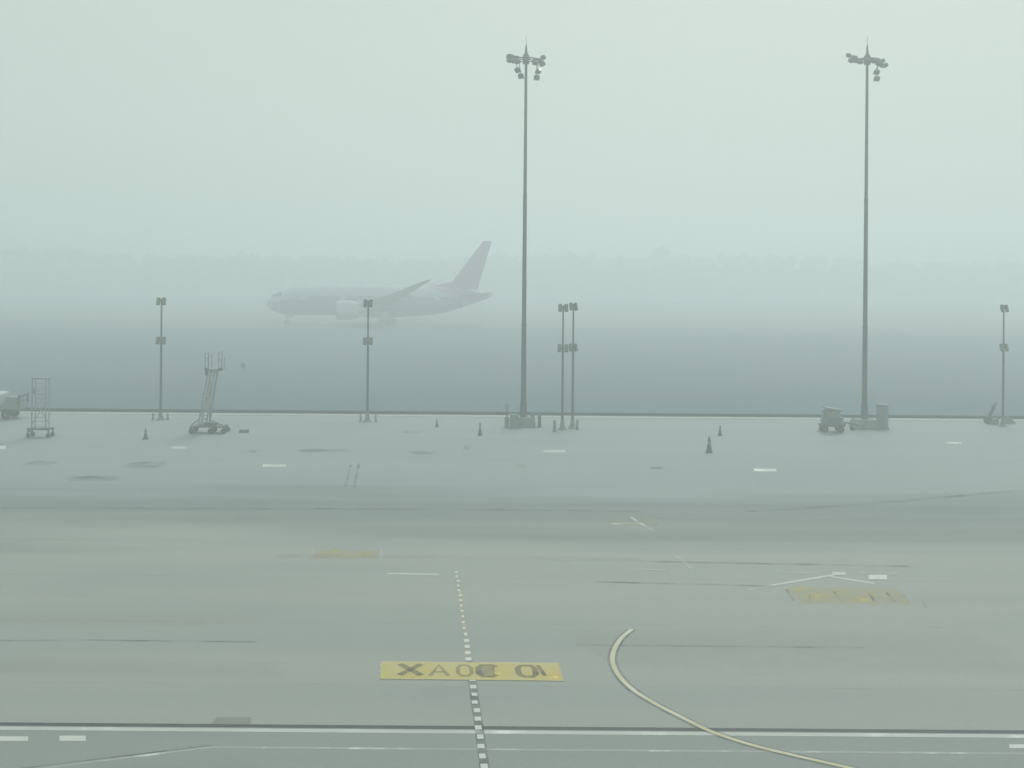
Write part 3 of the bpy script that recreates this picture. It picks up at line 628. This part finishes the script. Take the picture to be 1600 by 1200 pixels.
# extinguisher cart at the right pole
p = g(1551, 663); t_ = thing("extinguisher_cart", p, "tilted wheeled extinguisher cart left of the right edge pole", "extinguisher cart")
MB().tube((-.28, .2, .45), (.12, .2, 1.25), .14, .14, 14).tube((.12, .2, 1.25), (.17, .2, 1.36), .13, .06, 14).build("cylinder", "dark", t_)
MB().path([(-.36, .02, .3), (.2, .02, 1.5), (.34, .02, 1.72), (.34, .38, 1.72), (.2, .38, 1.5), (-.36, .38, .3)], .03).build("handle_frame", "steel", t_)
MB().box((.16, .2, 1.5), (.3, .26, .26), rot=Matrix.Rotation(R9(25), 4, 'Y'), bev=.04).build("hose_box", "grey", t_)
for y in (-.04, .44): wheel(t_, (-.3, y, .27), .27, .08)
MB().tube((-.3, -.04, .27), (-.3, .44, .27), .03).build("axle", "dark", t_)
for px, py, lb in ((1553.5, 663, "wedge shaped concrete weight left of the right edge pole"), (1577.5, 662, "wedge shaped concrete weight right of the right edge pole")):
    p = g(px, py); t_ = thing("concrete_weight", p, lb, "weight", "concrete weights at the right edge pole")
    sg = 1 if px < 1567 else -1
    MB().loft([[Vector((sg * x, y, z)) for x, z in ((-.38, 0), (.28, 0), (.28, .5), (.08, .52), (-.38, .14))] for y in (-.25, .25)], smooth=False).build("block", "base", t_); MB().tube((sg * .16, 0, .5), (sg * .16, 0, .62), .03).build("lifting_eye", "dark", t_)
# chocks left of the airliner pole
for px, lb in ((377.5, "left one of two small dark chocks right of the boarding ladder"), (385.5, "right one of two small dark chocks right of the boarding ladder")):
    p = g(px, 675.5); t_ = thing("wheel_chock", p, lb, "chock", "pair of chocks by the boarding ladder")
    MB().loft([[Vector((x, y, z)) for x, z in ((-.17, 0), (.17, 0), (.10, .20), (-.10, .20))] for y in (-.22, .22)], smooth=False).build("block", "dark", t_); MB().tube((0, -.1, .2), (0, .1, .2), .025).build("grip", "rubber", t_)
# cones
def cone(px, py, hgt, label, m="cone", r=.16):
    p = g(px, py); t_ = thing("traffic_cone", p, label, "cone", "traffic cones on the apron")
    MB().box((0, 0, .025), (r * 2.3, r * 2.3, .05), bev=.012).build("foot", "rubber", t_)
    MB().lathe([(r, .05), (r * .72, hgt * .4), (r * .45, hgt * .75), (r * .2, hgt), (r * .12, hgt)], n=14).build("body", m, t_)
    MB().lathe([(r * .655, hgt * .5), (r * .53, hgt * .66)], n=14, caps=False).build("band", "grey", t_)
cone(1108, 707, 1.1, "largest and nearest dark traffic cone, between the two masts", "dark", .20)
cone(1125, 680.5, .75, "small cone just behind the nearest dark cone", "cone", .15)
cone(750, 680, .95, "dark cone left of the central mast", "dark", .15)
cone(227.5, 686, .75, "dark cone below the leftmost floodlight pole", "dark", .16)
cone(682.5, 667, .65, "farthest tiny cone right of the pole before the airliner", "cone", .12)
# marker sign standing in the grass
p = G(380, 579); t_ = thing("taxiway_marker", p, "tiny dark marker board standing alone in the grass", "marker")
MB().box((0, 0, .62), (.5, .08, .5), bev=.02).build("board", "dark", t_)
for sx in (-.16, .16): MB().tube((sx, 0, 0), (sx, 0, .4), .03).build("leg", "steel", t_)

# ------------------------------------------------------------------ haze
hm = bpy.data.materials.new("fog air"); hm.use_nodes = True; t = hm.node_tree; t.nodes.remove(t.nodes["Principled BSDF"])
pv = t.nodes.new("ShaderNodeVolumePrincipled"); pv.inputs["Color"].default_value = (.90, .985, .995, 1); pv.inputs["Density"].default_value = 0.0052; pv.inputs["Anisotropy"].default_value = 0.4
t.links.new(pv.outputs[0], t.nodes["Material Output"].inputs["Volume"])
M["haze"] = hm
hz = MB().box((0, 1150, 16.5), (5400, 3100, 35)).build("haze", "haze"); tag(hz, "even pale fog filling the airfield air", kind="stuff")
